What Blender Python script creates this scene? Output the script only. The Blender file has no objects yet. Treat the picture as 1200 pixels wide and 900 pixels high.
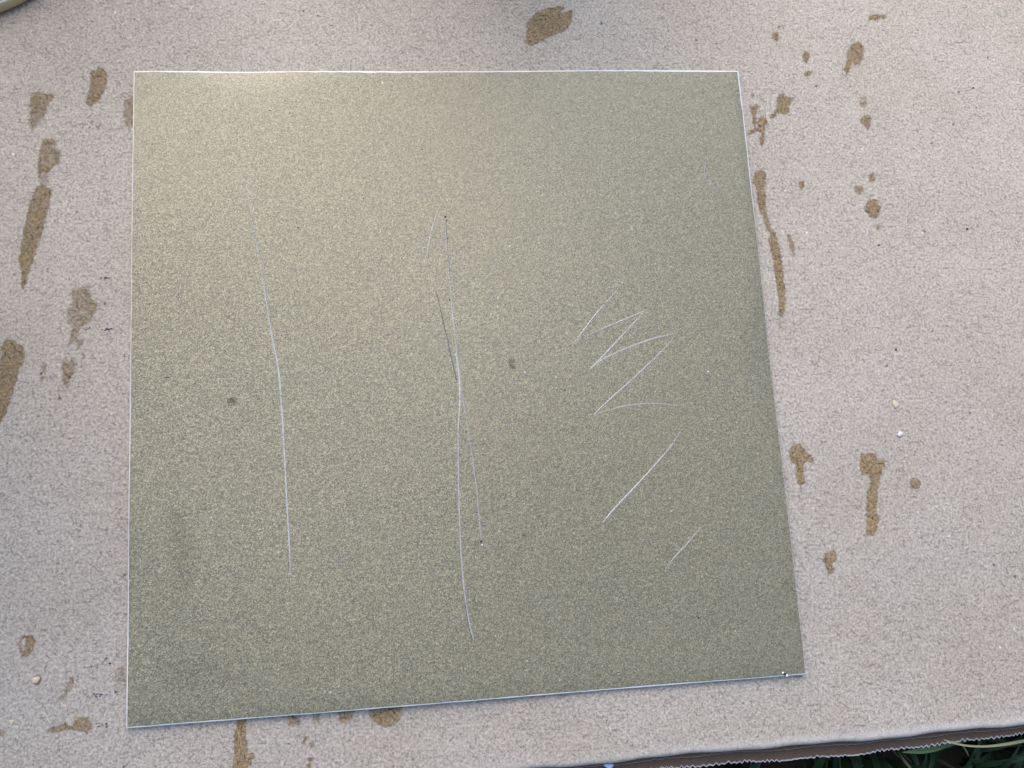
import bpy, bmesh, math, random
from mathutils import Vector, Matrix, noise
R = math.radians
random.seed(7)
scn = bpy.context.scene
col = scn.collection

# ------------------------------------------------------------------ camera
FPX = 1080.0                                   # focal length in pixels of the 1200 px wide photograph
ROT = Matrix(((0.9923928058222717, -0.05980446074937085, 0.10761015484922912),
              (0.039879503828828544, 0.9831143991669122, 0.17859368220921545),
              (-0.11647379158662496, -0.17294364580740376, 0.9780206292549655)))
CAM = Vector((-0.01862585, -0.05610099, 0.28245199))
cd = bpy.data.cameras.new('camera')
cam = bpy.data.objects.new('camera', cd)
col.objects.link(cam)
cam.matrix_world = Matrix.Translation(CAM) @ ROT.transposed().to_4x4()
cd.sensor_width = 36.0
cd.lens = 36.0 * FPX / 1200.0
cd.clip_start = 0.01
cd.clip_end = 200.0
scn.camera = cam

# ------------------------------------------------------------------ daylight
SUN_EL, SUN_AZ = R(46), R(-16)                 # azimuth clockwise from +Y: soft light from beyond the top edge
world = bpy.data.worlds.new('World')
scn.world = world
world.use_nodes = True
wn = world.node_tree.nodes
sky = wn.new('ShaderNodeTexSky')
sky.sky_type = 'NISHITA'
sky.sun_disc = False
sky.sun_elevation = SUN_EL
sky.sun_rotation = SUN_AZ
sky.air_density = 1.0
sky.dust_density = 3.0
sky.ozone_density = 1.0
world.node_tree.links.new(sky.outputs[0], wn['Background'].inputs[0])
wn['Background'].inputs[1].default_value = 0.115
sl = bpy.data.lights.new('sun', 'SUN')
sl.energy = 1.0
sl.angle = R(80)
sl.color = (1.0, 0.98, 0.96)
sun = bpy.data.objects.new('sun', sl)
sun_dir = Vector((math.sin(SUN_AZ) * math.cos(SUN_EL), math.cos(SUN_AZ) * math.cos(SUN_EL), math.sin(SUN_EL)))
sun.rotation_euler = sun_dir.to_track_quat('Z', 'Y').to_euler()
sun.location = sun_dir * 3
col.objects.link(sun)
scn.view_settings.view_transform = 'Standard'
scn.view_settings.look = 'None'
scn.view_settings.gamma = 1.0
scn.view_settings.use_curve_mapping = False
scn.view_settings.exposure = 0.77

# ------------------------------------------------------------------ helpers
def at(x, y, z=0.0):
    """ray through a point of the photograph, met with the level z (everything lies on level sheets)"""
    d = ROT.transposed() @ Vector(((x - 600) / FPX, (450 - y) / FPX, -1))
    return CAM + d * ((z - CAM.z) / d.z)
MM = 0.001
PX = 0.000262                                   # about one photograph pixel on the cardboard, in metres

def tag(o, label=None, cat=None, group=None, kind=None):
    if label: o['label'] = label
    if cat: o['category'] = cat
    if group: o['group'] = group
    if kind: o['kind'] = kind
    return o
def empty(name, loc=(0, 0, 0)):
    o = bpy.data.objects.new(name, None)
    o.empty_display_size = 0.01
    o.location = loc
    col.objects.link(o)
    return o
def link(name, me, mat, parent=None, smooth=False):
    o = bpy.data.objects.new(name, me)
    if mat: me.materials.append(mat)
    if smooth:
        for p in me.polygons: p.use_smooth = True
    col.objects.link(o)
    if parent:
        o.parent = parent
        o.matrix_parent_inverse = Matrix.Translation(-Vector(parent.location))
    return o
def mesh(name, verts, faces, mat, parent=None, smooth=False, attr=None):
    me = bpy.data.meshes.new(name)
    me.from_pydata([tuple(v) for v in verts], [], faces)
    for k, vals in (attr or {}).items():
        a = me.attributes.new(k, 'FLOAT', 'POINT')
        a.data.foreach_set('value', vals)
    me.update()
    return link(name, me, mat, parent, smooth)

class NT:
    """small wrapper to write node trees"""
    def __init__(s, name):
        s.m = bpy.data.materials.new(name); s.m.use_nodes = True
        s.t = s.m.node_tree; s.b = s.t.nodes['Principled BSDF']; s.out = s.t.nodes['Material Output']
        s.obj = s.n('ShaderNodeNewGeometry').outputs['Position']
    def n(s, typ, **kw):
        nd = s.t.nodes.new(typ)
        for k, v in kw.items(): setattr(nd, k, v)
        return nd
    def put(s, sock, v):
        if hasattr(v, 'is_output'): s.t.links.new(v, sock)
        elif v is not None: sock.default_value = v
    def math(s, op, a, b=None, c=None, clamp=False):
        nd = s.n('ShaderNodeMath', operation=op, use_clamp=clamp)
        for i, v in enumerate((a, b, c)): s.put(nd.inputs[i], v)
        return nd.outputs[0]
    def vmath(s, op, a, b=None):
        nd = s.n('ShaderNodeVectorMath', operation=op)
        s.put(nd.inputs[0], a)
        if b is not None: s.put(nd.inputs[1], b)
        return nd.outputs[0]
    def scaled(s, v, k):
        nd = s.n('ShaderNodeVectorMath', operation='SCALE'); s.put(nd.inputs[0], v); s.put(nd.inputs['Scale'], k)
        return nd.outputs[0]
    def noise(s, vec, scale, detail=2, rough=.5, dist=0.0, out=0):
        nd = s.n('ShaderNodeTexNoise')
        s.put(nd.inputs['Vector'], vec)
        nd.inputs['Scale'].default_value = scale; nd.inputs['Detail'].default_value = detail
        nd.inputs['Roughness'].default_value = rough; nd.inputs['Distortion'].default_value = dist
        return nd.outputs[out]
    def vor(s, vec, scale, out='Color', feature='F1', rnd=1.0):
        nd = s.n('ShaderNodeTexVoronoi', feature=feature)
        s.put(nd.inputs['Vector'], vec); nd.inputs['Scale'].default_value = scale
        nd.inputs['Randomness'].default_value = rnd
        return nd.outputs[out]
    def ramp(s, v, lo, hi, a=0.0, b=1.0):
        nd = s.n('ShaderNodeMapRange', interpolation_type='SMOOTHSTEP')
        for i, x in enumerate((v, lo, hi, a, b)): s.put(nd.inputs[i], x)
        return nd.outputs[0]
    def mix(s, f, a, b, blend='MIX'):
        nd = s.n('ShaderNodeMix', data_type='RGBA', blend_type=blend)
        s.put(nd.inputs[0], f)
        for i, v in ((6, a), (7, b)):
            s.put(nd.inputs[i], (*v, 1) if isinstance(v, tuple) and len(v) == 3 else v)
        return nd.outputs[2]
    def attr(s, name):
        return s.n('ShaderNodeAttribute', attribute_name=name).outputs['Fac']
    def bump(s, h, dist, strength=1.0, normal=None):
        nd = s.n('ShaderNodeBump'); s.put(nd.inputs['Height'], h)
        nd.inputs['Distance'].default_value = dist; nd.inputs['Strength'].default_value = strength
        if normal is not None: s.put(nd.inputs['Normal'], normal)
        return nd.outputs[0]
    def set(s, **kw):
        for k, v in kw.items():
            sock = s.b.inputs[k.replace('_', ' ')]
            s.put(sock, (*v, 1) if isinstance(v, tuple) and len(v) == 3 else v)
    def alpha(s, a):
        s.put(s.b.inputs['Alpha'], a)

# ------------------------------------------------------------------ materials
def fibres(t, base, contrast=1.0):
    """paper pulp: short curly light and dark fibres. returns colour, height"""
    p = t.obj
    w = t.vmath('ADD', p, t.scaled(t.vmath('SUBTRACT', t.noise(p, 420, 1, out=1), (.5, .5, .5)), .0014))
    def strands(ang, along, across, width, cut, off):
        """thin broken lines running mostly one way"""
        u = t.n('ShaderNodeVectorMath', operation='DOT_PRODUCT'); t.put(u.inputs[0], w); u.inputs[1].default_value = (math.cos(ang) * along, math.sin(ang) * along, 0)
        v = t.n('ShaderNodeVectorMath', operation='DOT_PRODUCT'); t.put(v.inputs[0], w); v.inputs[1].default_value = (-math.sin(ang) * across, math.cos(ang) * across, 0)
        q = t.n('ShaderNodeCombineXYZ'); t.put(q.inputs[0], u.outputs['Value']); t.put(q.inputs[1], v.outputs['Value']); q.inputs[2].default_value = off
        n = t.noise(q.outputs[0], 1.0, 0)
        return t.ramp(n, cut, cut + width)
    def many(angs, *a):
        r = None
        for k, g in enumerate(angs):
            x = strands(g, *a, 3.7 * k + a[0] * .01)
            r = x if r is None else t.math('MAXIMUM', r, x)
        return r
    light = many((.3, 1.0, 1.9, 2.7), 330, 1700, .12, .66)
    dark = many((.0, .7, 1.5, 2.3), 350, 1600, .12, .67)
    mottle = t.noise(p, 1250, 3, .85)
    cloud = t.noise(p, 30, 3, .55)
    k = t.math('ADD', .0, t.math('MULTIPLY', t.math('SUBTRACT', mottle, .5), 2.7 * contrast))
    k = t.math('ADD', k, t.math('MULTIPLY', light, .16 * contrast))
    k = t.math('SUBTRACT', k, t.math('MULTIPLY', dark, .26 * contrast))
    k = t.math('ADD', k, t.math('MULTIPLY', t.math('SUBTRACT', cloud, .5), .16))
    k = t.math('ADD', k, 1.0)
    kk = t.n('ShaderNodeCombineXYZ')
    for i in range(3): t.put(kk.inputs[i], k)
    c = t.mix(1.0, base, kk.outputs[0], 'MULTIPLY')
    # sparse specks: dark grit and pale flecks
    d = t.vor(p, 150, 'Distance'); r = t.n('ShaderNodeSeparateColor'); t.put(r.inputs[0], t.vor(p, 150, 'Color'))
    dot = t.math('MULTIPLY', t.ramp(d, .05, .10, 1, 0), t.ramp(r.outputs[0], .86, .87))
    c = t.mix(t.math('MULTIPLY', dot, .75), c, (.05, .045, .05))
    d2 = t.vor(t.vmath('ADD', p, (3, 1, 0)), 170, 'Distance'); r2 = t.n('ShaderNodeSeparateColor')
    t.put(r2.inputs[0], t.vor(t.vmath('ADD', p, (3, 1, 0)), 170, 'Color'))
    dot2 = t.math('MULTIPLY', t.ramp(d2, .035, .08, 1, 0), t.ramp(r2.outputs[0], .93, .94))
    c = t.mix(t.math('MULTIPLY', dot2, .8), c, (.85, .84, .82))
    h = t.math('ADD', mottle, t.math('MULTIPLY', t.math('SUBTRACT', light, dark), .12))
    return c, h

def mat_card():
    t = NT('kraft_paper')
    base = t.mix(t.ramp(t.noise(t.obj, 26, 4, .6), .35, .66), (.392, .350, .300), (.418, .380, .334))
    c, h = fibres(t, base)
    sky_lit = t.attr('sky_lit')
    sky_lit = t.math('MULTIPLY', sky_lit, t.ramp(t.noise(t.obj, 500, 3), .25, .6, .55, 1))
    c = t.mix(t.math('MULTIPLY', sky_lit, .6), c, (.60, .575, .555))  # paler fold: skylight on the rolled edge put into the colour
    t.set(Base_Color=c, Roughness=.6, Specular_IOR_Level=.5, Normal=t.bump(h, .00012, .5))
    return t.m
def mat_stain():
    t = NT('dried_brown_stain')
    base = t.mix(t.noise(t.obj, 260, 3), (.275, .188, .092), (.375, .272, .146))
    c, h = fibres(t, base, 1.35)
    d = t.math('ADD', t.math('ADD', t.attr('inside'), .5), t.math('MULTIPLY', t.math('SUBTRACT', t.noise(t.obj, 620, 4, .72), .5), 9.0))
    edge = t.ramp(d, -1.6, 2.0)
    rim = t.math('MULTIPLY', t.ramp(d, .3, 2.2, 1, 0), .25)
    c = t.mix(rim, c, (.20, .135, .07))
    st = t.attr('strength')
    fade = t.math('ADD', t.math('MULTIPLY', st, .82), t.math('MULTIPLY', t.math('SUBTRACT', t.noise(t.obj, 600, 3, .7), .5), 1.0))
    fade = t.math('ADD', fade, t.math('MULTIPLY', t.math('SUBTRACT', t.noise(t.obj, 150, 2), .5), .5), clamp=True)
    t.set(Base_Color=c, Roughness=.7, Specular_IOR_Level=.3, Normal=t.bump(h, .00022, .8))
    t.alpha(t.math('MULTIPLY', edge, fade))
    return t.m
def mat_ink():
    t = NT('dark_blue_ink')
    d = t.math('ADD', t.attr('inside'), t.math('MULTIPLY', t.math('SUBTRACT', t.noise(t.obj, 1500, 3, .7), .5), 2.2))
    t.set(Base_Color=(.03, .035, .09), Roughness=.7)
    t.alpha(t.math('MULTIPLY', t.ramp(d, -.4, .9), t.attr('strength')))
    return t.m
def mat_coat():
    t = NT('metallic_olive_paint')
    p = t.obj
    fl = t.vor(p, 3900, 'Color')
    sep = t.n('ShaderNodeSeparateColor'); t.put(sep.inputs[0], fl)
    fl2 = t.vor(p, 2700, 'Color')
    sep2 = t.n('ShaderNodeSeparateColor'); t.put(sep2.inputs[0], fl2)
    g = t.math('ADD', t.math('MULTIPLY', sep.outputs[0], .5), t.math('MULTIPLY', sep2.outputs[0], .5))
    g = t.math('ADD', g, t.math('MULTIPLY', t.math('SUBTRACT', t.noise(p, 2900, 1, .5), .5), .35))
    c = t.mix(t.ramp(g, .15, .85), (.163, .150, .094), (.340, .318, .214))
    blot = t.noise(p, 22, 3, .5)
    c = t.mix(t.math('MULTIPLY', t.ramp(blot, .45, .75), .25), c, (.265, .235, .145))
    # sparse glinting flakes
    d = t.vor(p, 420, 'Distance'); r = t.n('ShaderNodeSeparateColor'); t.put(r.inputs[0], t.vor(p, 420, 'Color'))
    gl = t.math('MULTIPLY', t.ramp(d, .10, .2, 1, 0), t.ramp(r.outputs[0], .9, .91))
    c = t.mix(t.math('MULTIPLY', gl, .28), c, (.75, .74, .62))
    nrm = t.n('ShaderNodeNewGeometry').outputs['Normal']
    jit = t.scaled(t.vmath('SUBTRACT', fl, (.5, .5, .5)), .42)
    n2 = t.vmath('NORMALIZE', t.vmath('ADD', nrm, jit))
    bn = t.bump(t.noise(p, 1100, 2), .00016, .6, n2)
    t.set(Base_Color=c, Metallic=.38, Roughness=.46, Normal=bn)
    t.set(Coat_Weight=1.0, Coat_Roughness=.30)
    return t.m
def mat_plate():
    t = NT('bare_pale_metal')
    c = t.mix(t.noise(t.obj, 300, 4, .7), (.70, .73, .74), (.88, .89, .89))
    t.set(Base_Color=c, Metallic=.15, Roughness=.35, Normal=t.bump(t.noise(t.obj, 900, 2), .0001, .4))
    return t.m
def mat_scratch(name, a, b, rough):
    t = NT(name)
    c = t.mix(t.noise(t.obj, 1500, 2), a, b)
    t.set(Base_Color=c, Metallic=.35, Roughness=rough)
    f = t.math('MULTIPLY', t.attr('strength'), t.ramp(t.noise(t.obj, 900, 3, .75), .3, .5, .5, 1))
    t.alpha(f)
    return t.m
def mat_simple(name, a, b, rough=.6, scale=400, metal=0.0, **kw):
    t = NT(name)
    t.set(Base_Color=t.mix(t.noise(t.obj, scale, 3, .6), a, b), Roughness=rough, Metallic=metal,
          Normal=t.bump(t.noise(t.obj, scale * 1.7, 2), .0001, .4), **kw)
    return t.m
def mat_grass():
    t = NT('grass_blade')
    r = t.n('ShaderNodeObjectInfo').outputs['Random']
    tone = t.attr('tone')
    c = t.mix(tone, (.012, .034, .012), (.04, .085, .03))
    c = t.mix(t.ramp(tone, .985, .99), c, (.33, .30, .16))
    t.set(Base_Color=c, Roughness=.5, Specular_IOR_Level=.4)
    return t.m
M_CARD, M_STAIN, M_INK, M_COAT, M_PLATE = mat_card(), mat_stain(), mat_ink(), mat_coat(), mat_plate()
M_SCR = mat_scratch('bare_scratch', (.46, .475, .48), (.64, .655, .665), .45)
M_SCUFF = mat_scratch('dull_scuff', (.46, .47, .48), (.62, .63, .65), .5)
M_FINE = mat_scratch('pale_fine_scratch', (.44, .44, .42), (.58, .58, .56), .5)
M_DARKSCR = mat_scratch('dark_scratch', (.13, .125, .14), (.2, .19, .21), .5)
def mat_smudge():
    t = NT('brown_grey_smudge')
    t.set(Base_Color=(.12, .10, .075), Roughness=.6)
    t.alpha(t.math('MULTIPLY', t.attr('strength'), t.ramp(t.noise(t.obj, 700, 3, .7), .25, .7, .4, 1.2), clamp=True))
    return t.m
M_SMUDGE = mat_smudge()
M_PIT = mat_simple('dark_pit', (.012, .012, .014), (.03, .03, .03), .6)
M_EDGEPAPER = mat_simple('raw_paper_edge', (.10, .09, .085), (.92, .90, .91), .85, 620)
M_EDGEBROWN = mat_simple('raw_brown_edge', (.14, .11, .09), (.36, .32, .28), .85, 900)
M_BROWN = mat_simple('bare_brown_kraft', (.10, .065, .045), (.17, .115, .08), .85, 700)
M_KHAKI = mat_simple('khaki_lacquer', (.50, .37, .17), (.58, .45, .23), .45, 500, .1)
M_KHAKIPALE = mat_simple('pale_worn_lacquer', (.46, .42, .30), (.58, .54, .42), .4, 700)
M_LIDIN = mat_simple('dark_lid_inside', (.06, .07, .08), (.12, .13, .14), .4, 200, .4)
M_PALE = mat_simple('pale_bead', (.50, .43, .29), (.76, .70, .56), .6, 900)
M_WHITE = mat_simple('white_bead', (.60, .59, .57), (.80, .79, .78), .6, 900)
M_BLUE = mat_simple('pale_blue_flake', (.35, .48, .80), (.55, .66, .92), .5, 900)
M_SOIL = mat_simple('dark_soil', (.018, .014, .010), (.05, .04, .028), .95, 120)
M_GRASS = mat_grass()

# ------------------------------------------------------------------ setting: ground and grass
GZ = -0.045
gv = [(-60, -60, GZ), (60, -60, GZ), (60, 60, GZ), (-60, 60, GZ)]
tag(mesh('ground', gv, [(0, 1, 2, 3)], M_SOIL), kind='structure')

def blade(V, F, T, base, length, width, heading, lean, droop, tone, segs=4):
    """one tapering grass blade, folded along its midrib"""
    side = Vector((-math.sin(heading), math.cos(heading), 0))
    fw = Vector((math.cos(heading), math.sin(heading), 0))
    p = Vector(base); ang = lean
    i0 = len(V)
    for s in range(segs + 1):
        f = s / segs
        w = width * (1 - f ** 2) * .5 + .00012
        up = Vector((0, 0, 1)) * math.sin(ang) - fw * math.cos(ang)
        V += [p - side * w, p - Vector((0, 0, 1)) * w * .35, p + side * w]
        T += [tone] * 3
        p = p + (fw * math.sin(ang) + Vector((0, 0, 1)) * math.cos(ang)) * (length / segs)
        ang += droop / segs
    for s in range(segs):
        a = i0 + s * 3
        F += [(a, a + 1, a + 4, a + 3), (a + 1, a + 2, a + 5, a + 4)]
V, F, T = [], [], []
for i in range(5200):
    x = random.uniform(-.32, .42); y = random.uniform(-.34, -.09)
    blade(V, F, T, (x, y, GZ), random.uniform(.018, .034) if y > -.19 else random.uniform(.025, .05), random.uniform(.0018, .0042), random.uniform(0, 6.28),
          random.uniform(.1, .6), random.uniform(.4, 1.7), random.random())
for i in range(3000):                              # thinner cover round the other sides of the board
    a = random.uniform(0, 6.28); r = random.uniform(.36, .8)
    blade(V, F, T, (r * math.cos(a), .05 + r * math.sin(a), GZ), random.uniform(.03, .07), random.uniform(.002, .0045),
          random.uniform(0, 6.28), random.uniform(.1, .6), random.uniform(.4, 1.7), random.random())
V = [v if not (-.305 < v.x < .405 and v.y > -.135 and v.y < .32) else Vector((v.x, v.y, min(v.z, -.0095))) for v in V]
tag(mesh('grass', V, F, M_GRASS, smooth=True, attr={'tone': T}), kind='stuff')

# ------------------------------------------------------------------ cardboard sheet (top layer, rolled front edge)
front_px = [(690, 896.5), (780, 887.5), (840, 881), (930, 875), (1020, 867.5), (1110, 858.5), (1200, 849.5)]
front = [at(x, y, -.0008) for x, y in front_px]
f_slope = (front[-1].y - front[0].y) / (front[-1].x - front[0].x)
def front_y(x):
    if x <= front[0].x: return front[0].y + (x - front[0].x) * f_slope
    for a, b in zip(front, front[1:]):
        if x <= b.x: return a.y + (b.y - a.y) * (x - a.x) / (b.x - a.x)
    return front[-1].y + (x - front[-1].x) * f_slope
X0, X1, Y1 = -.30, .40, .30
RR, TH = .0016, .0034                              # roll radius, thickness
NX = 180
prof = [(None, 0, 0)]
for d in (.05, .02, .01, .006, .0042, .0032, .0024): prof.append((d, 0, 0))
for k in range(0, 9):
    a = k / 8 * math.pi * .75
    prof.append((RR - RR * math.sin(a), -(RR - RR * math.cos(a)), 0))
prof.append((.004, -TH, 0)); prof.append((None, -TH, 0))
V, F, Lit = [], [], []
for i in range(NX + 1):
    x = X0 + (X1 - X0) * i / NX
    fy = front_y(x) + .00025 * math.sin(x * 140) + .00015 * math.sin(x * 410 + 1)
    for (d, z, _) in prof:
        V.append((x, Y1 if d is None else fy + d, z))
        on = 0.0 if d is None or z <= -TH else max(0.0, min(1.0, (.0034 - d) / .0014))  # mask of the painted skylight along the roll
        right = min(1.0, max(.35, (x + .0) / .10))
        Lit.append(on * right)
NP = len(prof)
for i in range(NX):
    for j in range(NP - 1):
        a = i * NP + j
        F.append((a, a + 1, a + NP + 1, a + NP))
    F.append((i * NP + NP - 1, i * NP, (i + 1) * NP, (i + 1) * NP + NP - 1))
F.append(tuple(range(NP))[::-1]); F.append(tuple(NX * NP + j for j in range(NP)))
sheet = mesh('cardboard_sheet', V, F, M_CARD, attr={'sky_lit': Lit})
bm = bmesh.new(); bm.from_mesh(sheet.data); bmesh.ops.recalc_face_normals(bm, faces=bm.faces)
bm.to_mesh(sheet.data); bm.free()
for p in sheet.data.polygons: p.use_smooth = p.normal.z > -.9 and abs(p.normal.x) < .5 and p.normal.y < .9
tag(sheet, 'large stained grey brown cardboard sheet that everything lies on', 'cardboard')

# stains and ink on the sheet: each a thin patch of its own
def inside_dist(pt, poly):
    x, y = pt; best = 1e9; ins = False
    n = len(poly)
    for i in range(n):
        ax, ay = poly[i]; bx, by = poly[(i + 1) % n]
        if (ay > y) != (by > y) and x < (bx - ax) * (y - ay) / (by - ay) + ax: ins = not ins
        dx, dy = bx - ax, by - ay
        L = dx * dx + dy * dy
        u = 0 if L == 0 else max(0, min(1, ((x - ax) * dx + (y - ay) * dy) / L))
        best = min(best, math.hypot(x - ax - u * dx, y - ay - u * dy))
    return best if ins else -best
lift = [0]
def patch(name, poly, strength, mat, margin=2.2, label=None):
    xs = [p[0] for p in poly]; ys = [p[1] for p in poly]
    w, h = max(xs) - min(xs) + 2 * margin, max(ys) - min(ys) + 2 * margin
    step = 1.0 if w * h < 1800 else 1.5
    nx, ny = int(w / step) + 1, int(h / step) + 1
    lift[0] += 1
    z = (.05 + .006 * (lift[0] % 10)) * MM
    ids, V, F, D, S = {}, [], [], [], []
    val = {}
    for j in range(ny + 1):
        for i in range(nx + 1):
            p = (min(xs) - margin + i * step, min(ys) - margin + j * step)
            val[i, j] = (p, inside_dist(p, poly))
    def vid(k):
        if k not in ids:
            ids[k] = len(V); p, d = val[k]
            V.append(at(p[0], p[1], z)); D.append(d)
            S.append(strength(p) if callable(strength) else strength)
        return ids[k]
    for j in range(ny):
        for i in range(nx):
            q = [(i, j), (i, j + 1), (i + 1, j + 1), (i + 1, j)]
            if max(val[k][1] for k in q) > -margin: F.append(tuple(vid(k) for k in q))
    o = mesh(name, V, F, mat, sheet, attr={'inside': D, 'strength': S})
    if label: o['label'] = label
    return o
def crop(ox, oy, s, pts): return [(ox + x / s, oy + y / s) for x, y in pts]
STAINS = [
 (0, 60, 6, .62, [(215,300),(270,285),(320,300),(375,285),(380,320),(345,360),(330,410),(300,470),(265,500),(240,550),(225,560),(205,490),(215,420),(210,360)]),
 (0, 60, 6, .85, [(700,110),(735,135),(755,170),(745,220),(715,300),(690,345),(640,385),(605,365),(625,290),(635,200),(645,140)]),
 (0, 60, 6, .70, [(300,630),(380,615),(395,690),(425,710),(415,780),(370,810),(340,850),(290,850),(275,890),(265,820),(280,720)]),
 (0, 0, 1, .50, [(146,118),(158,112),(158,150),(147,147),(145,130)]),
 (0, 200, 6, .85, [(265,110),(300,95),(365,140),(350,220),(330,310),(290,440),(255,550),(225,650),(190,740),(180,790),(160,830),(150,800),(155,700),(130,650),(145,560),(165,430),(190,330),(215,210)]),
 (0, 200, 6, .30, [(270,-10),(350,-10),(340,90),(285,105)]),
 (0, 350, 6, .52, [(500,-60),(630,-100),(640,0),(690,40),(670,100),(620,170),(560,200),(545,260),(520,310),(470,340),(500,270),(510,190),(470,160),(480,60),(510,10)]),
 (0, 350, 6, .42, [(540,290),(585,285),(570,340),(545,360)]),
 (0, 350, 6, .58, [(460,410),(480,450),(510,420),(535,460),(520,510),(490,560),(475,625),(455,620),(440,580),(445,510),(435,450)]),
 (0, 350, 6, .38, [(300,445),(325,460),(315,560),(280,575),(285,500)]),
 (0, 350, 6, .88, [(50,280),(100,300),(150,330),(175,390),(160,450),(130,500),(115,570),(90,660),(60,740),(30,820),(0,870),(-60,900),(-80,800),(-60,600),(5,450),(10,340)]),
 (0, 730, 6, .85, [(180,95),(225,90),(245,120),(235,190),(200,225),(160,240),(150,220),(175,170),(185,130)]),
 (0, 730, 6, .80, [(158,92),(178,95),(152,130),(146,170),(156,215),(138,195),(128,150)]),
 (0, 730, 6, .55, [(495,385),(520,390),(510,440),(485,480),(455,540),(420,550),(415,530),(450,490),(470,430)]),
 (0, 730, 6, .75, [(330,760),(345,740),(420,720),(450,705),(510,725),(530,670),(560,660),(590,680),(620,665),(640,700),(645,750),(610,765),(500,750),(400,765),(340,775)]),
 (0, 730, 6, .60, [(-30,750),(20,750),(35,770),(10,790),(-30,795)]),
 (0, 730, 6, .36, [(810,320),(885,315),(885,470),(840,450),(810,460)]),
 (250, 800, 4.8, .92, [(135,215),(182,205),(180,290),(190,400),(185,445),(210,395),(230,400),(225,425),(190,490),(180,530),(110,530),(115,400),(120,310)]),
 (250, 800, 4.8, .50, [(415,180),(490,170),(485,235),(440,245),(420,235)]),
 (250, 800, 4.8, .35, [(565,170),(600,165),(595,230),(565,225)]),
 (250, 800, 4.8, .66, [(690,150),(790,145),(780,195),(745,230),(710,225)]),
 (250, 800, 4.8, .85, [(875,135),(1065,120),(1050,200),(1020,240),(960,245),(930,235),(880,195)]),
 (250, 800, 4.8, .65, [(510,300),(525,305),(515,350),(503,345)]),
 (250, 800, 4.8, .42, [(543,325),(562,320),(560,370),(546,365)]),
 (250, 800, 4.8, .65, [(538,420),(552,425),(547,490),(528,490)]),
 (870, 90, 8.19, .92, [(345,180),(390,165),(430,190),(445,215),(480,205),(475,225),(445,265),(440,285),(455,305),(440,340),(395,355),(350,340),(330,350),(310,380),(280,400),(275,395),(285,350),(310,325),(335,315),(340,290),(330,250)]),
 (870, 90, 8.19, .92, [(72,275),(95,285),(110,285),(140,268),(158,280),(130,312),(122,370),(133,400),(128,440),(125,475),(98,438),(103,390),(88,340),(80,305),(72,295)]),
 (870, 90, 8.19, 1.0, [(158,395),(185,383),(210,398),(243,415),(243,432),(212,458),(208,490),(203,560),(203,620),(190,652),(172,640),(177,580),(172,525),(155,520),(115,522),(60,556),(52,545),(110,500),(150,480),(153,440)]),
 (870, 90, 8.19, .80, [(84,170),(100,163),(113,178),(95,188)]),
 (870, 190, 4.5, .88, [(75,55),(95,40),(120,50),(122,90),(115,140),(122,190),(122,250),(132,300),(152,345),(165,370),(182,370),(178,390),(192,430),(205,500),(212,580),(220,640),(222,700),(228,740),(218,790),(205,815),(190,790),(195,720),(180,640),(170,560),(160,500),(145,440),(135,400),(140,390),(152,430),(156,425),(146,385),(130,350),(111,290),(93,245),(78,200),(78,145),(58,110),(62,80)]),
 (870, 190, 4.5, .30, [(190,800),(217,800),(208,880),(193,872)]),
 (870, 190, 4.5, .80, [(238,385),(254,385),(264,420),(277,455),(268,492),(253,450),(238,405)]),
 (870, 190, 4.5, .70, [(301,110),(320,102),(327,125),(312,140),(300,125)]),
 (900, 500, 4.74, .92, [(140,110),(180,95),(200,120),(215,155),(240,160),(247,197),(235,197),(205,182),(195,210),(197,260),(202,312),(180,327),(163,315),(155,220),(150,205),(125,185),(118,140)]),
 (900, 500, 4.74, .20, [(180,345),(196,362),(192,480),(180,490)]),
 (900, 500, 4.74, .30, [(132,66),(150,95),(138,102)]),
 (900, 500, 4.74, .92, [(515,150),(600,150),(605,185),(640,190),(652,222),(630,225),(635,260),(618,275),(605,360),(600,480),(618,510),(605,560),(585,605),(548,598),(552,540),(550,440),(558,340),(570,290),(560,265),(525,265),(515,220)]),
 (900, 500, 4.74, .92, [(315,710),(358,692),(364,672),(374,688),(377,735),(355,760),(362,812),(335,817),(330,775),(306,745)]),
 (900, 0, 4, .82, [(375,240),(400,205),(425,195),(445,215),(445,270),(425,305),(405,295),(390,285),(385,320),(372,345),(358,325),(370,290)]),
 (1000, 60, 4.286, .45, [(35,235),(60,225),(68,260),(55,285),(35,275)]),
 (1000, 60, 4.286, .82, [(42,340),(70,315),(88,335),(85,365),(75,392),(50,370),(38,350)]),
 (1000, 60, 4.286, .78, [(84,620),(100,611),(110,640),(95,657),(81,648)]),
 (1000, 60, 4.286, .66, [(11,680),(45,674),(52,700),(30,720),(10,705)]),
 (1000, 60, 4.286, .86, [(65,765),(85,745),(115,748),(135,780),(130,820),(105,840),(75,825),(62,790)]),
 (1000, 60, 4.286, .55, [(114,880),(130,871),(130,897),(118,893)]),
 (900, 0, 4, .88, [(475,76),(510,66),(552,68),(552,80),(510,87),(475,97)]),
 (900, 0, 4, .90, [(20,155),(40,151),(53,180),(40,191),(24,175)]),
 (900, 0, 4, .90, [(163,265),(172,237),(190,250),(190,280),(180,294)]),
 (900, 0, 4, .72, [(170,350),(185,334),(211,334),(195,351),(180,360)]),
 (900, 0, 4, .70, [(48,125),(65,118),(70,126),(52,132)]),
 (900, 0, 4, .60, [(147,855),(165,851),(169,875),(152,882)]),
 (600, 0, 4, .93, [(95,75),(150,45),(215,28),(242,35),(220,75),(245,60),(282,48),(275,100),(260,130),(225,150),(160,180),(90,210),(65,200),(72,150),(70,110)]),
]
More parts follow.
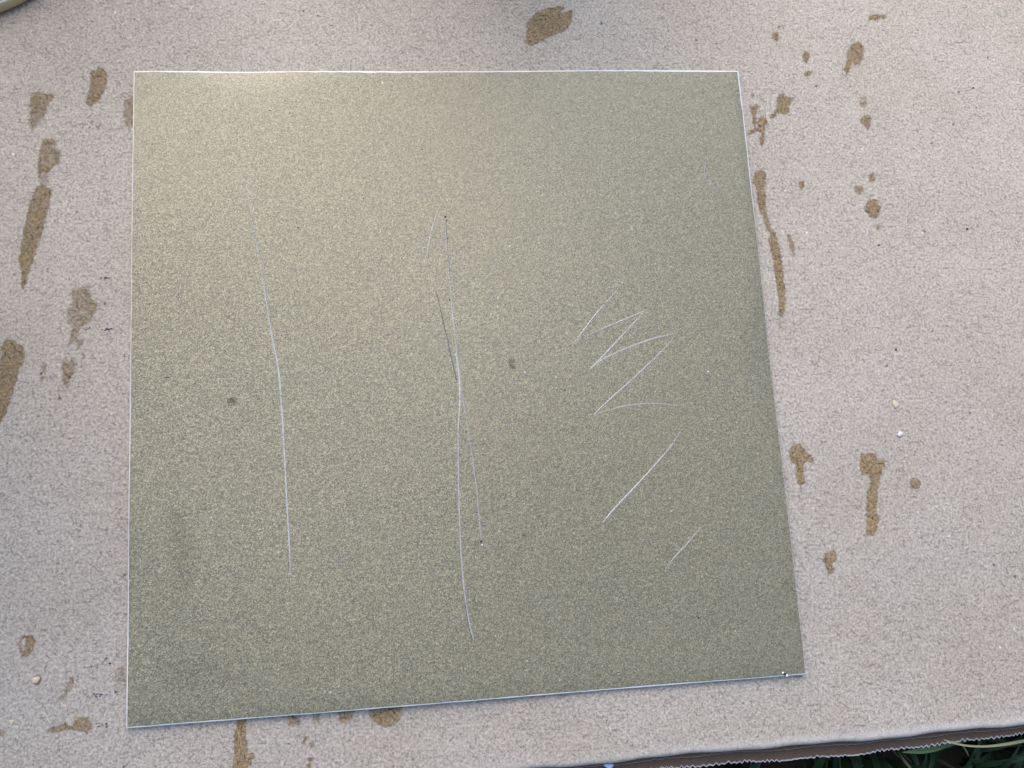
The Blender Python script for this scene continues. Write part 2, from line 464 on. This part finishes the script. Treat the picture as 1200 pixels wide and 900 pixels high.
for ox, oy, s, st, pts in STAINS:
    if ox + pts[0][0] / s < 150: st *= .95          # the old stains on the left have faded
    o = patch('stain', crop(ox, oy, s, pts), st, M_STAIN)
    if st < .6: o['label'] = 'faded brown stain'
patch('stain', [(1072.5 + 6 * math.cos(k * .524), 567 + 6.2 * math.sin(k * .524)) for k in range(12)], .95, M_STAIN)
def ink(x, y, w, h, st, n):
    """one smudged scrap of print: a few tiny specks of ink in one mark"""
    V, F, D, S = [], [], [], []
    for k in range(n):
        px, py = x + random.uniform(-.5, .5) * w, y + random.uniform(-.5, .5) * h
        rx, ry, a0 = random.uniform(.7, 1.9), random.uniform(.5, 1.1), random.uniform(-.6, .6)
        i0 = len(V); stk = st * random.uniform(.6, 1.1)
        V.append(at(px, py, .00012)); D.append(2.5); S.append(stk)
        for q in range(7):
            a = q * math.tau / 7; j = random.uniform(.7, 1.25)
            ex, ey = rx * j * math.cos(a), ry * j * math.sin(a)
            V.append(at(px + ex * math.cos(a0) - ey * math.sin(a0), py + ex * math.sin(a0) + ey * math.cos(a0), .00012)); D.append(.4); S.append(stk)
            F.append((i0, i0 + 1 + (q + 1) % 7, i0 + 1 + q))
    mesh('ink_mark', V, F, M_INK, sheet, attr={'inside': D, 'strength': S})
for args in [(124, 326.5, 16, 4, .8, 8), (126, 386.3, 16, 3.5, .95, 12), (103, 386, 10, 4, .5, 6), (127, 356, 13, 4, .45, 8), (111, 147, 12, 9, .4, 12), (122, 236, 22, 8, .35, 10), (105, 418, 16, 5, .4, 9),
             (146, 416.5, 2, 4, .7, 3), (115.5, 815, 14, 5, .85, 11), (124, 814, 5, 3, .6, 4), (137, 812, 5, 5, .85, 5), (119.5, 850, 14, 5, .85, 10), (103, 782, 9, 2, .7, 4), (128.3, 777.5, 2, 2, 1, 4), (119, 781, 14, 6, .35, 8),
             (48, 437.5, 1, 2, 1, 3), (12, 455.5, 2, 1, .8, 2), (339, 872, 2, 2, .9, 3), (1134, 268.5, 2, 3, .9, 3), (1029, 287.5, 4, 1, .8, 3), (1050, 410.5, 1, 2, .9, 2), (1110, 382.5, 2, 1, .8, 2),
             (56, 315, 1, 12, .5, 6), (1141, 102, 2, 4, .8, 3), (956.5, 101, 1, 1, .9, 2), (1092, 168, 1, 1, .9, 2), (1118, 145, 2, 1, .7, 2), (355, 12.5, 1, 2, .9, 2)]:
    ink(*args)
patch('ink_mark', [(119.5, 776), (124.5, 770), (126, 771), (121, 777)], .95, M_INK)

# ------------------------------------------------------------------ second cardboard layer showing below the rolled edge
flap = empty('cardboard_flap', (.12, -.11, -.006))
tag(flap, 'brown corrugated cardboard flap with serrated edge under the big sheet', 'cardboard')
serr_px = [(600, 915.0), (700, 908.5), (780, 902.5), (840, 897.2), (930, 891.5), (1020, 884), (1110, 872.5), (1200, 861.5), (1300, 850)]
Z_UP, Z_LO = -.0046, -.0066
def lerp_line(pts, x):
    if x <= pts[0].x: a, b = pts[0], pts[1]
    else:
        a, b = pts[-2], pts[-1]
        for p, q in zip(pts, pts[1:]):
            if x <= q.x: a, b = p, q; break
    return a.y + (b.y - a.y) * (x - a.x) / (b.x - a.x)
lo_pts = [at(x, y, Z_LO) for x, y in serr_px]
up_pts = [at(x, y + 3.2, Z_UP) for x, y in front_px]
def liner(name, pts, z, pitch, depth, th, edge_w, y_back):
    V, F, Ve, Fe = [], [], [], []
    x, n = X0 + .02, 0
    xs = []
    while x < X1 - .02:
        xs.append(x); x += pitch / 2 * random.uniform(.6, 1.4)
    for k, x in enumerate(xs):
        y = lerp_line(pts, x) + (depth * random.uniform(.1, 1.3) if k % 2 else depth * random.uniform(-.25, .3)) + .0002 * math.sin(x * 260)
        V += [(x, y_back, z), (x, y + edge_w, z), (x, y_back, z - th), (x, y + edge_w, z - th)]
        Ve += [(x, y + edge_w, z + .00002), (x, y, z - .0001), (x, y, z - th - .0001), (x, y + edge_w, z - th)]
    for k in range(len(xs) - 1):
        a = k * 4; b = a + 4
        F += [(a, a + 1, b + 1, b), (a + 3, a + 2, b + 2, b + 3), (a + 2, a, b, b + 2)]
        Fe += [(a, a + 1, b + 1, b), (a + 1, a + 2, b + 2, b + 1), (a + 2, a + 3, b + 3, b + 2)]
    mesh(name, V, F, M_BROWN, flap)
    mesh('torn_edge', Ve, Fe, M_EDGEPAPER if z == Z_LO else M_EDGEBROWN, flap)
liner('lower_liner', lo_pts, Z_LO, .0017, .00065, .0003, .00042, -.09)
liner('upper_liner', up_pts, Z_UP, .0022, .0003, .0003, .00022, -.09)
V, F = [], []
nf = 900
for k in range(nf + 1):                             # fluted medium between the liners
    x = X0 + .02 + (X1 - X0 - .04) * k / nf
    z = (Z_UP - .0003 + Z_LO) / 2 + .00082 * math.sin(x * 2 * math.pi / .0042)
    yf = lerp_line(up_pts, x) + .0008
    V += [(x, -.09, z), (x, yf, z)]
for k in range(nf): F.append((2 * k, 2 * k + 1, 2 * k + 3, 2 * k + 2))
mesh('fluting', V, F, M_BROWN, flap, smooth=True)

# ------------------------------------------------------------------ painted test panel
panel = empty('test_panel', (0, 0, 0))
tag(panel, 'square olive gold metallic painted panel covered in scratches, lying on the cardboard', 'panel')
TH_TOP = .0021
corners = [at(157, 83.2, TH_TOP), at(865.6, 83, TH_TOP), at(944, 790, TH_TOP), at(147.8, 853.4, TH_TOP)]
for c_ in corners: c_.z = 0.0
cx = [c * 1.0 for c in corners]
TH_P = .0021
def bil(u, v):
    a = cx[3].lerp(cx[2], u); b = cx[0].lerp(cx[1], u)
    return a.lerp(b, v)
def coat_z(x, y):
    """paint surface: slightly rolled down towards the sheared edges, more where the sheet was bent, faint waviness"""
    d = [(.1 - y), (.1 - x), (y + .1), (x + .1)]   # top, right, bottom, left
    bend = [.00006 + .00075 * math.exp(-((x + .066) / .015) ** 2), .00024 + .00045 * math.exp(-((y + .002) / .017) ** 2), .00026,
            .00008 + .00070 * math.exp(-((y + .064) / .020) ** 2)]
    wide = [.005 + .008 * math.exp(-((x + .066) / .018) ** 2), .005 + .008 * math.exp(-((y + .002) / .018) ** 2), .0055,
            .004 + .005 * math.exp(-((y + .064) / .022) ** 2)]
    z = TH_P + .00006
    for dist, w, h in zip(d, wide, bend):
        if dist < w: z -= h * (1 - max(dist, 0) / w) ** 2
    z += .0004 * math.sin(x * 40 + y * 13 + 1) * math.sin(y * 34 - x * 9 + 2)
    return z
ts = [0, .0006, .0015, .003, .0055, .009, .013, .018, .024, .032, .042, .055, .07, .085]
N = 110
ax = ts + [.1 + .8 * k / N for k in range(N + 1)] + [1 - t for t in reversed(ts)]
n = len(ax)
V, F = [], []                                      # bare plate under the paint, a hair larger, with rounded edge
for v in ax:
    for u in ax:
        p = bil(u, v); V.append((p.x, p.y, coat_z(p.x, p.y) - .00011))
F = [(j * n + i, j * n + i + 1, (j + 1) * n + i + 1, (j + 1) * n + i) for j in range(n - 1) for i in range(n - 1)]
rim = [i for i in range(n)] + [j * n + n - 1 for j in range(1, n)] + [(n - 1) * n + i for i in range(n - 2, -1, -1)] + [j * n for j in range(n - 2, 0, -1)]
ctr = Vector((sum(c.x for c in cx) / 4, sum(c.y for c in cx) / 4, 0))
for out, dz in ((.00010, -.00007), (.00014, -.0002), (.00012, None)):
    b0 = len(V); prev = rim if out == .00010 else list(range(b0 - len(rim), b0))
    for i in rim:
        x, y, z = V[i]
        nick = .00008 * noise.noise(Vector((x * 260, y * 260, .3)))
        V.append((x + out * (1 if x > ctr.x + .095 else -1 if x < ctr.x - .095 else 0), y + (out + nick) * (1 if y > ctr.y + .08 else -1 if y < ctr.y - .08 else 0), .0009 if dz is None else z + dz))
    for k in range(len(rim)):
        k2 = (k + 1) % len(rim)
        F.append((prev[k2], prev[k], b0 + k, b0 + k2))
mesh('base_plate', V, F, M_PLATE, panel, True)
def rag(t, seed, lo=.55, hi=1.5):
    return max(.15, min(hi, 1.0 + .7 * noise.noise(Vector((t * 6, seed, 0))) + .35 * noise.noise(Vector((t * 47, seed, 5)))))
V, F = [], []
IN_T, IN_L, IN_B = .00040, .00020, .00026
for v in ax:
    for u in ax:
        p = bil(u, v)
        in_r = .00004 + .00050 * max(0.0, min(1.0, (v - .70) / .25))
        x = p.x + IN_L * rag(v, 1) * (1 - u) - in_r * rag(v, 2) * u
        y = p.y + IN_B * rag(u, 3) * (1 - v) - IN_T * rag(u, 4) * v
        V.append((x, y, coat_z(x, y)))
for j in range(n - 1):
    for i in range(n - 1):
        a = j * n + i
        F.append((a, a + 1, a + n + 1, a + n))
b0 = len(V)
for i in rim: V.append((V[i][0], V[i][1], V[i][2] - .0004))
for k in range(len(rim)):
    k2 = (k + 1) % len(rim)
    F.append((rim[k2], rim[k], b0 + k, b0 + k2))
mesh('paint_coat', V, F, M_COAT, panel, True)

def smooth_line(pts, n=8):
    out = []
    P = [pts[0]] + pts + [pts[-1]]
    for i in range(1, len(P) - 2):
        a, b, c, d = P[i - 1], P[i], P[i + 1], P[i + 2]
        for k in range(n):
            t = k / n
            out.append(tuple(.5 * (2 * b[q] + (c[q] - a[q]) * t + (2 * a[q] - 5 * b[q] + 4 * c[q] - d[q]) * t * t
                                   + (3 * b[q] - a[q] - 3 * c[q] + d[q]) * t ** 3) for q in range(len(b))))
    out.append(tuple(pts[-1]))
    return out
sc = [0]
def scratch(pts, mat, label=None, name='scratch'):
    """pts: (px, py, width px, strength); a scored line with a slight raised burr along its middle"""
    sc[0] += 1
    L = smooth_line(pts)
    P = []
    for x, y, w, s in L:
        p = at(x, y, TH_P); P.append(p)
    V, F, S = [], [], []
    for i, (x, y, w, s) in enumerate(L):
        p = P[i]; q = P[min(i + 1, len(P) - 1)] - P[max(i - 1, 0)]
        side = Vector((-q.y, q.x, 0)).normalized() * (max(w * .92, .4) * PX * random.uniform(.38, .58))
        z = coat_z(p.x, p.y) + (.014 + .002 * (sc[0] % 8)) * MM
        V += [(p.x - side.x, p.y - side.y, z), (p.x, p.y, z + .05 * MM), (p.x + side.x, p.y + side.y, z)]
        s = max(0.0, min(1.0, s)); S += [s * .8, s, s * .8]
    for i in range(len(L) - 1):
        a = i * 3
        F += [(a, a + 1, a + 4, a + 3), (a + 1, a + 2, a + 5, a + 4)]
    o = mesh(name, V, F, mat, panel, attr={'strength': S})
    if label: o['label'] = label
    return o
def cr(ox, oy, s, pts): return [(ox + x / s, oy + y / s, w, a) for x, y, w, a in pts]
scratch([(289, 216, 1.4, .9), (292, 237, 1.3, .8), (296, 262, 1.3, .65), (303, 297, 1.6, .7), (309, 335, 1.7, .85), (315, 372, 1.9, .9), (320, 402, 2.1, .95), (326, 432, 2.2, 1),
         (330, 480, 2.2, 1), (333, 530, 2.2, 1), (336, 590, 2.0, 1), (339, 640, 1.9, 1), (340, 674, 1.5, .9)], M_SCR, 'long pale scratch left of the middle one')
scratch([(522, 256, 1.2, .4), (523, 275, 1.5, .5), (525, 300, 1.6, .55), (528, 340, 1.7, .7), (531, 375, 1.8, .8), (534, 400, 1.6, .75), (535.5, 420, 2, .9), (538, 440, 2.3, 1), (539, 462, 2.4, 1),
         (538.5, 480, 2.3, 1), (537.2, 500, 1.7, .9), (537, 540, 1.7, .85), (538, 590, 1.7, .9), (540, 640, 1.8, .9), (542, 670, 1.9, .9), (545, 700, 1.9, .9), (550, 730, 1.9, .9), (555, 750, 1.5, .8)], M_SCR,
        'longest scratch, down the middle')
scratch([(522.6, 260, 1, .7), (524, 285, 1.0, .6), (526.2, 312, 1, .5), (528.6, 350, 1, .3)], M_DARKSCR)
scratch([(543.4, 690, 1.0, .1), (548.4, 730, 1.0, .7), (553.4, 751, 1.0, .7)], M_DARKSCR)
scratch([(511, 342, 1.2, .5), (515, 357, 1.3, .7), (520, 380, 1.3, .7), (526, 405, 1.4, .8), (531, 428, 1.4, .8), (535, 446, 1.2, .5)], M_DARKSCR, 'dull dark branch scratch')
scratch([(516, 372, .9, .1), (523, 395, 1, .6), (529, 415, 1, .6), (534, 436, 1, .4)], M_SCUFF)
scratch([(536, 402, 1, .2), (538.5, 425, 1.1, .5), (541, 455, 1.2, .6), (543.5, 475, 1.3, .8), (548, 500, 1.4, .85), (554, 540, 1.4, .85), (559, 580, 1.4, .85), (564, 633, 1.3, .85)], M_SCR, 'thin branch scratch ending in a pit')
scratch([(515, 243, 1, .3), (512, 250, 1.4, .9), (507, 265, 1.6, 1), (502.5, 285, 1.6, 1), (500.5, 300, 1.5, 1), (500.5, 312, 1.2, .6)], M_FINE)
B = (640, 330, 5.295)
scratch(cr(*B, [(172, 384, 1.2, .8), (240, 290, 1.5, 1), (310, 200, 1.4, .9), (370, 132, 1.1, .75), (430, 65, 1.1, .6), (475, 0, .9, .3)]), M_SCR, 'short bright scratch')
scratch(cr(*B, [(235, 348, 1.6, .45), (360, 288, 2, .75), (480, 238, 2.2, .85), (602, 186, 1.9, .85)]), M_FINE)
scratch(cr(*B, [(274, 543, 2.2, .8), (400, 412, 2, 1), (500, 303, 1.8, .95), (602, 196, 1.4, .8)]), M_FINE)
scratch(cr(*B, [(272, 545, 2.6, .8), (340, 490, 2.8, .9), (450, 435, 2.6, .8), (560, 390, 2.8, .85), (680, 350, 2.5, .85), (800, 322, 1.8, .5)]), M_FINE)
scratch(cr(*B, [(298, 822, 1.6, .9), (400, 725, 2, 1), (500, 638, 2.1, .9), (600, 545, 2.1, .9), (700, 450, 1.9, .85), (787, 358, 1.5, .7)]), M_FINE)
B = (600, 450, 4)
scratch(cr(*B, [(380, 146, 1.6, .7), (450, 125, 1.9, .6), (520, 106, 2, .8), (580, 97, 1.9, .75), (660, 92, 1.7, .65), (760, 100, 1.5, .45), (850, 114, 1.2, .2)]), M_FINE)
scratch(cr(*B, [(425, 652, 1.4, .8), (470, 595, 1.9, 1), (540, 520, 2, 1), (620, 435, 2, .95), (700, 345, 1.8, .8), (750, 285, 1.7, .6), (802, 200, 1.2, .25)]), M_SCR, 'separate slanting scratch below the zigzag')
scratch(cr(*B, [(712, 880, 1.2, .3), (760, 815, 1.7, .95), (820, 750, 1.7, .95), (885, 670, 1.3, .6)]), M_FINE)
scratch([(x + 0, y, w, s) for x, y, w, s in cr(800, 150, 3.6, [(105, 80, .8, .2), (103, 125, .9, .6), (95, 150, .9, .6), (92, 200, 1, .7), (105, 225, 1, .6), (130, 245, 1, .7), (150, 270, 1, .5), (160, 300, .8, .15)])], M_SCUFF)
def dab(name, x, y, rx, ry, mat, h=.12, parent=panel, z0=None):
    """small low lump or pit rim"""
    c = at(x, y, TH_P if z0 is None else z0)
    z = (coat_z(c.x, c.y) if z0 is None else z0)
    V, F = [(c.x, c.y, z + h * MM)], []
    K = 9
    for r, hh in ((.6, .75), (1.0, -.02)):
        for k in range(K):
            a = k * 2 * math.pi / K; j = random.uniform(.8, 1.2)
            V.append((c.x + rx * PX * r * j * math.cos(a), c.y + ry * PX * r * j * math.sin(a), z + h * hh * MM))
    for k in range(K):
        k2 = (k + 1) % K
        F += [(0, 1 + k, 1 + k2), (1 + k, 1 + K + k, 1 + K + k2, 1 + k2)]
    return mesh(name, V, F, mat, parent, True)
for x, y, rx, ry in [(522, 254, 1.6, 1.6), (523, 258.5, .9, 1.4), (527, 351.5, 1.3, 1.2), (564, 634.5, 1.7, 1.5), (525, 279.5, .9, .9), (349.5, 267, 1.1, 1.0), (818.5, 724, 1.2, 1.6), (339, 660, .9, .9),
                     (614, 627, 1.2, .9), (661, 457.5, 1.4, .8), (178.5, 169.5, 1.2, .7), (196.5, 442, 2.4, .8), (868.5, 395.5, 1.0, 1.0), (426, 232, .9, .9), (316.5, 129.5, 1.0, .9), (494.5, 174.5, 1.2, .7), (823, 109, 1, .8)]:
    dab('pit', x, y, rx, ry, M_PIT, .03)
def smudge(x, y, rx, ry, st, rot=0.0):
    V, F, D, S = [], [], [], []
    K, Rn = 14, 5
    for r in range(Rn + 1):
        f = r / Rn
        for k in range(K):
            a = k * math.tau / K; j = 1 + .25 * noise.noise(Vector((x + math.cos(a), y + math.sin(a), f)))
            ex, ey = rx * f * j * math.cos(a), ry * f * j * math.sin(a)
            p = at(x + ex * math.cos(rot) - ey * math.sin(rot), y + ex * math.sin(rot) + ey * math.cos(rot), TH_P)
            V.append((p.x, p.y, coat_z(p.x, p.y) + .000012)); D.append(3); S.append(st * (1 - f ** 2))
    for r in range(Rn):
        for k in range(K):
            k2 = (k + 1) % K
            F.append((r * K + k, (r + 1) * K + k, (r + 1) * K + k2, r * K + k2))
    mesh('smudge', V, F, M_SMUDGE, panel, True, attr={'strength': S})
smudge(272, 470, 7, 6.5, .55)
smudge(601, 430, 6, 3, .6, .5)
smudge(599, 424, 5, 4, .4)
smudge(214, 655, 22, 62, .11)
smudge(206, 610, 14, 26, .09)
smudge(235, 790, 60, 22, .08)
dab('chip', 565, 638.5, 1.1, 1.0, M_PLATE, .06)
dab('chip', 830, 435.5, 1.0, .8, M_PLATE, .05)
# burr on the lower edge near the right corner
dab('burr', 917.5, 788.5, 1.5, 1.3, M_PLATE, .35)
dab('burr', 922.5, 791.5, 1.4, 2.2, M_PLATE, .25)
dab('pit', 920.2, 789.8, 2.6, 1.6, M_PIT, .12)

# ------------------------------------------------------------------ shallow lid at the upper left
# outer wall foot passes (0,16) and (34,0) of the photograph
def lathe(name, prof, c, mat, parent, n=96):
    V, F = [], []
    for k in range(n):
        a = 2 * math.pi * k / n
        for r, z in prof: V.append((c.x + r * math.cos(a), c.y + r * math.sin(a), z))
    m = len(prof)
    for k in range(n):
        for j in range(m - 1):
            a = k * m + j; b = ((k + 1) % n) * m + j
            F.append((a, b, b + 1, a + 1))
    return mesh(name, V, F, mat, parent, True)
A, Bp = at(0, 16, .0002), at(34, 0.5, .0002)
RL = .042
mid = (A + Bp) / 2; dr = (Bp - A); nrm = Vector((-dr.y, dr.x, 0)).normalized()
if nrm.y < 0: nrm = -nrm
cL = mid + nrm * math.sqrt(RL * RL - (dr.length / 2) ** 2)
lid = empty('lid', (cL.x, cL.y, 0))
tag(lid, 'shallow khaki lid with pale rim poking in at the top left corner', 'lid')
lathe('lid_wall', [(RL - .0006, .0001), (RL - .0001, .0004), (RL, .0012), (RL, .0030), (RL - .0003, .0034)], cL, M_KHAKI, lid)
lathe('lid_rim', [(RL - .0003, .0034), (RL - .0004, .0038), (RL - .0008, .0040), (RL - .0013, .0038), (RL - .0014, .0032)], cL, M_KHAKIPALE, lid)
lathe('lid_floor', [(RL - .0014, .0032), (RL - .0016, .0012), (RL - .0024, .0007), (.02, .0007), (.0001, .0007)], cL, M_LIDIN, lid)

# unseen tall cans, added to shade the cardboard and show in the paint
def can(name, c, r, h, label, cat, body_mat, cap):
    e = tag(empty(name, (c.x, c.y, 0)), label, cat, 'added shading tins' if cat == 'paint tin' else None)
    lathe('can_body', [(.0001, .002), (r * .9, .0022), (r * .97, .0002), (r, .001), (r, .004), (r * .985, .005), (r * .985, h - .005), (r, h - .004), (r, h - .001), (r * .96, h)], c, body_mat, e)
    if cap:
        lathe('shoulder', [(r * .96, h), (r * .9, h + .006), (r * .6, h + .014), (r * .45, h + .016)], c, M_PLATE, e)
        lathe('cap', [(r * .93, h - .002), (r * .93, h + .024), (r * .86, h + .028), (.0001, h + .028)], c, M_KHAKI, e)
    else:
        lathe('can_rim', [(r * .96, h), (r * .97, h + .001), (r * .90, h + .001), (r * .88, h - .004), (r * .82, h - .005)], c, M_PLATE, e)
        lathe('paint_surface', [(r * .82, h - .005), (.0001, h - .005)], c, M_KHAKI, e)
can('shade_tin', Vector((-.222, .070, 0)), .048, .19, 'taller khaki tin added out of view to shade the left of the cardboard', 'paint tin', M_KHAKI, False)
can('shade_tin', Vector((-.168, .262, 0)), .044, .17, 'smaller khaki tin added out of view behind the lid to shade the corner', 'paint tin', M_KHAKI, False)
can('shade_can', Vector((.02, .216, 0)), .031, .125, 'unseen capped can added beyond the top edge to shade the cardboard there', 'spray can', M_LIDIN, True)

# ------------------------------------------------------------------ little loose things
def bead(name, x, y, rx, ry, rot, mat, label, cat, h=.5, group=None, z0=0.0):
    if name == 'granule': group = 'granules lying on the cardboard'
    c = at(x, y, z0)
    me = bpy.data.meshes.new(name)
    bm = bmesh.new()
    bmesh.ops.create_uvsphere(bm, u_segments=14, v_segments=9, radius=1)
    for v in bm.verts:
        v.co *= 1 + .16 * math.sin(v.co.x * 3 + v.co.y * 2 + x) + .10 * math.cos(v.co.y * 4 - v.co.x * 2 + y)
        v.co = Vector((v.co.x * rx * PX * 1.12, v.co.y * ry * PX * 1.12, (v.co.z + .75) * h * .55 * MM))
    bmesh.ops.rotate(bm, verts=bm.verts, cent=(0, 0, 0), matrix=Matrix.Rotation(rot, 3, 'Z'))
    bm.to_mesh(me); bm.free()
    o = link(name, me, mat, None, True)
    o.location = (c.x, c.y, z0 + .00004)
    return tag(o, label, cat, group)
bead('granule', 1048.7, 474, 2.9, 4.2, R(20), M_PALE, 'cream oval granule, upper of the two on the right of the cardboard', 'granule', .7)
bead('granule', 1054.3, 508.8, 2.8, 3.2, 0, M_WHITE, 'white round granule, lower of the two on the right of the cardboard', 'granule', .7)
bead('granule', 1059.3, 541, 1.2, 1.2, 0, M_WHITE, 'tiniest white grain, below the two granules on the right', 'granule', .35)
bead('granule', 42.6, 796.5, 2.9, 3.6, R(-30), M_PALE, 'cream granule in a brown ring at the lower left of the cardboard', 'granule', .6)
bead('granule', 14, 846, 2.3, 2.0, R(-30), M_PALE, 'small faint cream granule near the lower left corner', 'granule', .3)
patch('stain', [(42.8 + 4.9 * math.cos(k * .524 - .5), 797 + 5.4 * math.sin(k * .524 - .5)) for k in range(12)], .8, M_STAIN)
bead('blue_flake', 713.5, 897, 5, 2.4, R(-10), M_BLUE, 'pale blue flake caught under the front cardboard edge', 'flake', .5, z0=-.003)

# grass blades that reach over the flap
def strip(name, pts, mat_, label, cat='grass blade', tone=.5):
    L = smooth_line(pts, 6)
    P = [at(x, y, z * MM) for x, y, z, w in L]
    V, F, T = [], [], []
    for i, (x, y, z, w) in enumerate(L):
        q = P[min(i + 1, len(P) - 1)] - P[max(i - 1, 0)]
        s = Vector((-q.y, q.x, 0)).normalized() * w * PX * .4
        V += [P[i] - s, P[i] + Vector((0, 0, -.25 * w * PX)), P[i] + s]; T += [tone] * 3
    for i in range(len(L) - 1):
        a = i * 3
        F += [(a, a + 1, a + 4, a + 3), (a + 1, a + 2, a + 5, a + 4)]
    return tag(mesh(name, V, F, mat_, None, True, {'tone': T}), label, cat, 'grass blades at the front edge of the cardboard')
M_DRY = mat_simple('dry_blade', (.24, .25, .13), (.40, .39, .23), .55, 900)
M_GREENBLADE = mat_simple('green_blade', (.06, .12, .05), (.11, .18, .08), .45, 600)
strip('grass_blade', [(1106, 866.8, -2, .8), (1112, 868.8, -2, 2), (1121, 871.6, -2.5, 2.6), (1134, 873.8, -3.5, 2.8), (1146, 874.6, -4.5, 3), (1158, 874.4, -5.5, 3.2), (1175, 872.6, -6.8, 4.2), (1195, 869.2, -8.5, 4.6), (1225, 863, -14, 4.5), (1260, 856, -26, 4)],
      M_DRY, 'pale curled grass blade whose dry tip lies over the brown flap')
strip('grass_blade', [(1058, 881.5, -8, 1.5), (1068, 881, -8, 5), (1080, 880, -8.5, 8), (1093, 878, -9, 8), (1108, 874.5, -10, 6), (1122, 871, -12, 4), (1150, 862, -20, 3)], M_GREENBLADE,
      'broad green grass blade lying just under the serrated edge')
strip('grass_blade', [(1128, 873.5, -9, 1.6), (1131, 878, -9, 2.2), (1134, 883, -9, 1.6), (1135, 886, -9.5, .8)], M_GREENBLADE, 'short bent grass shoot hanging below the pale curled blade')
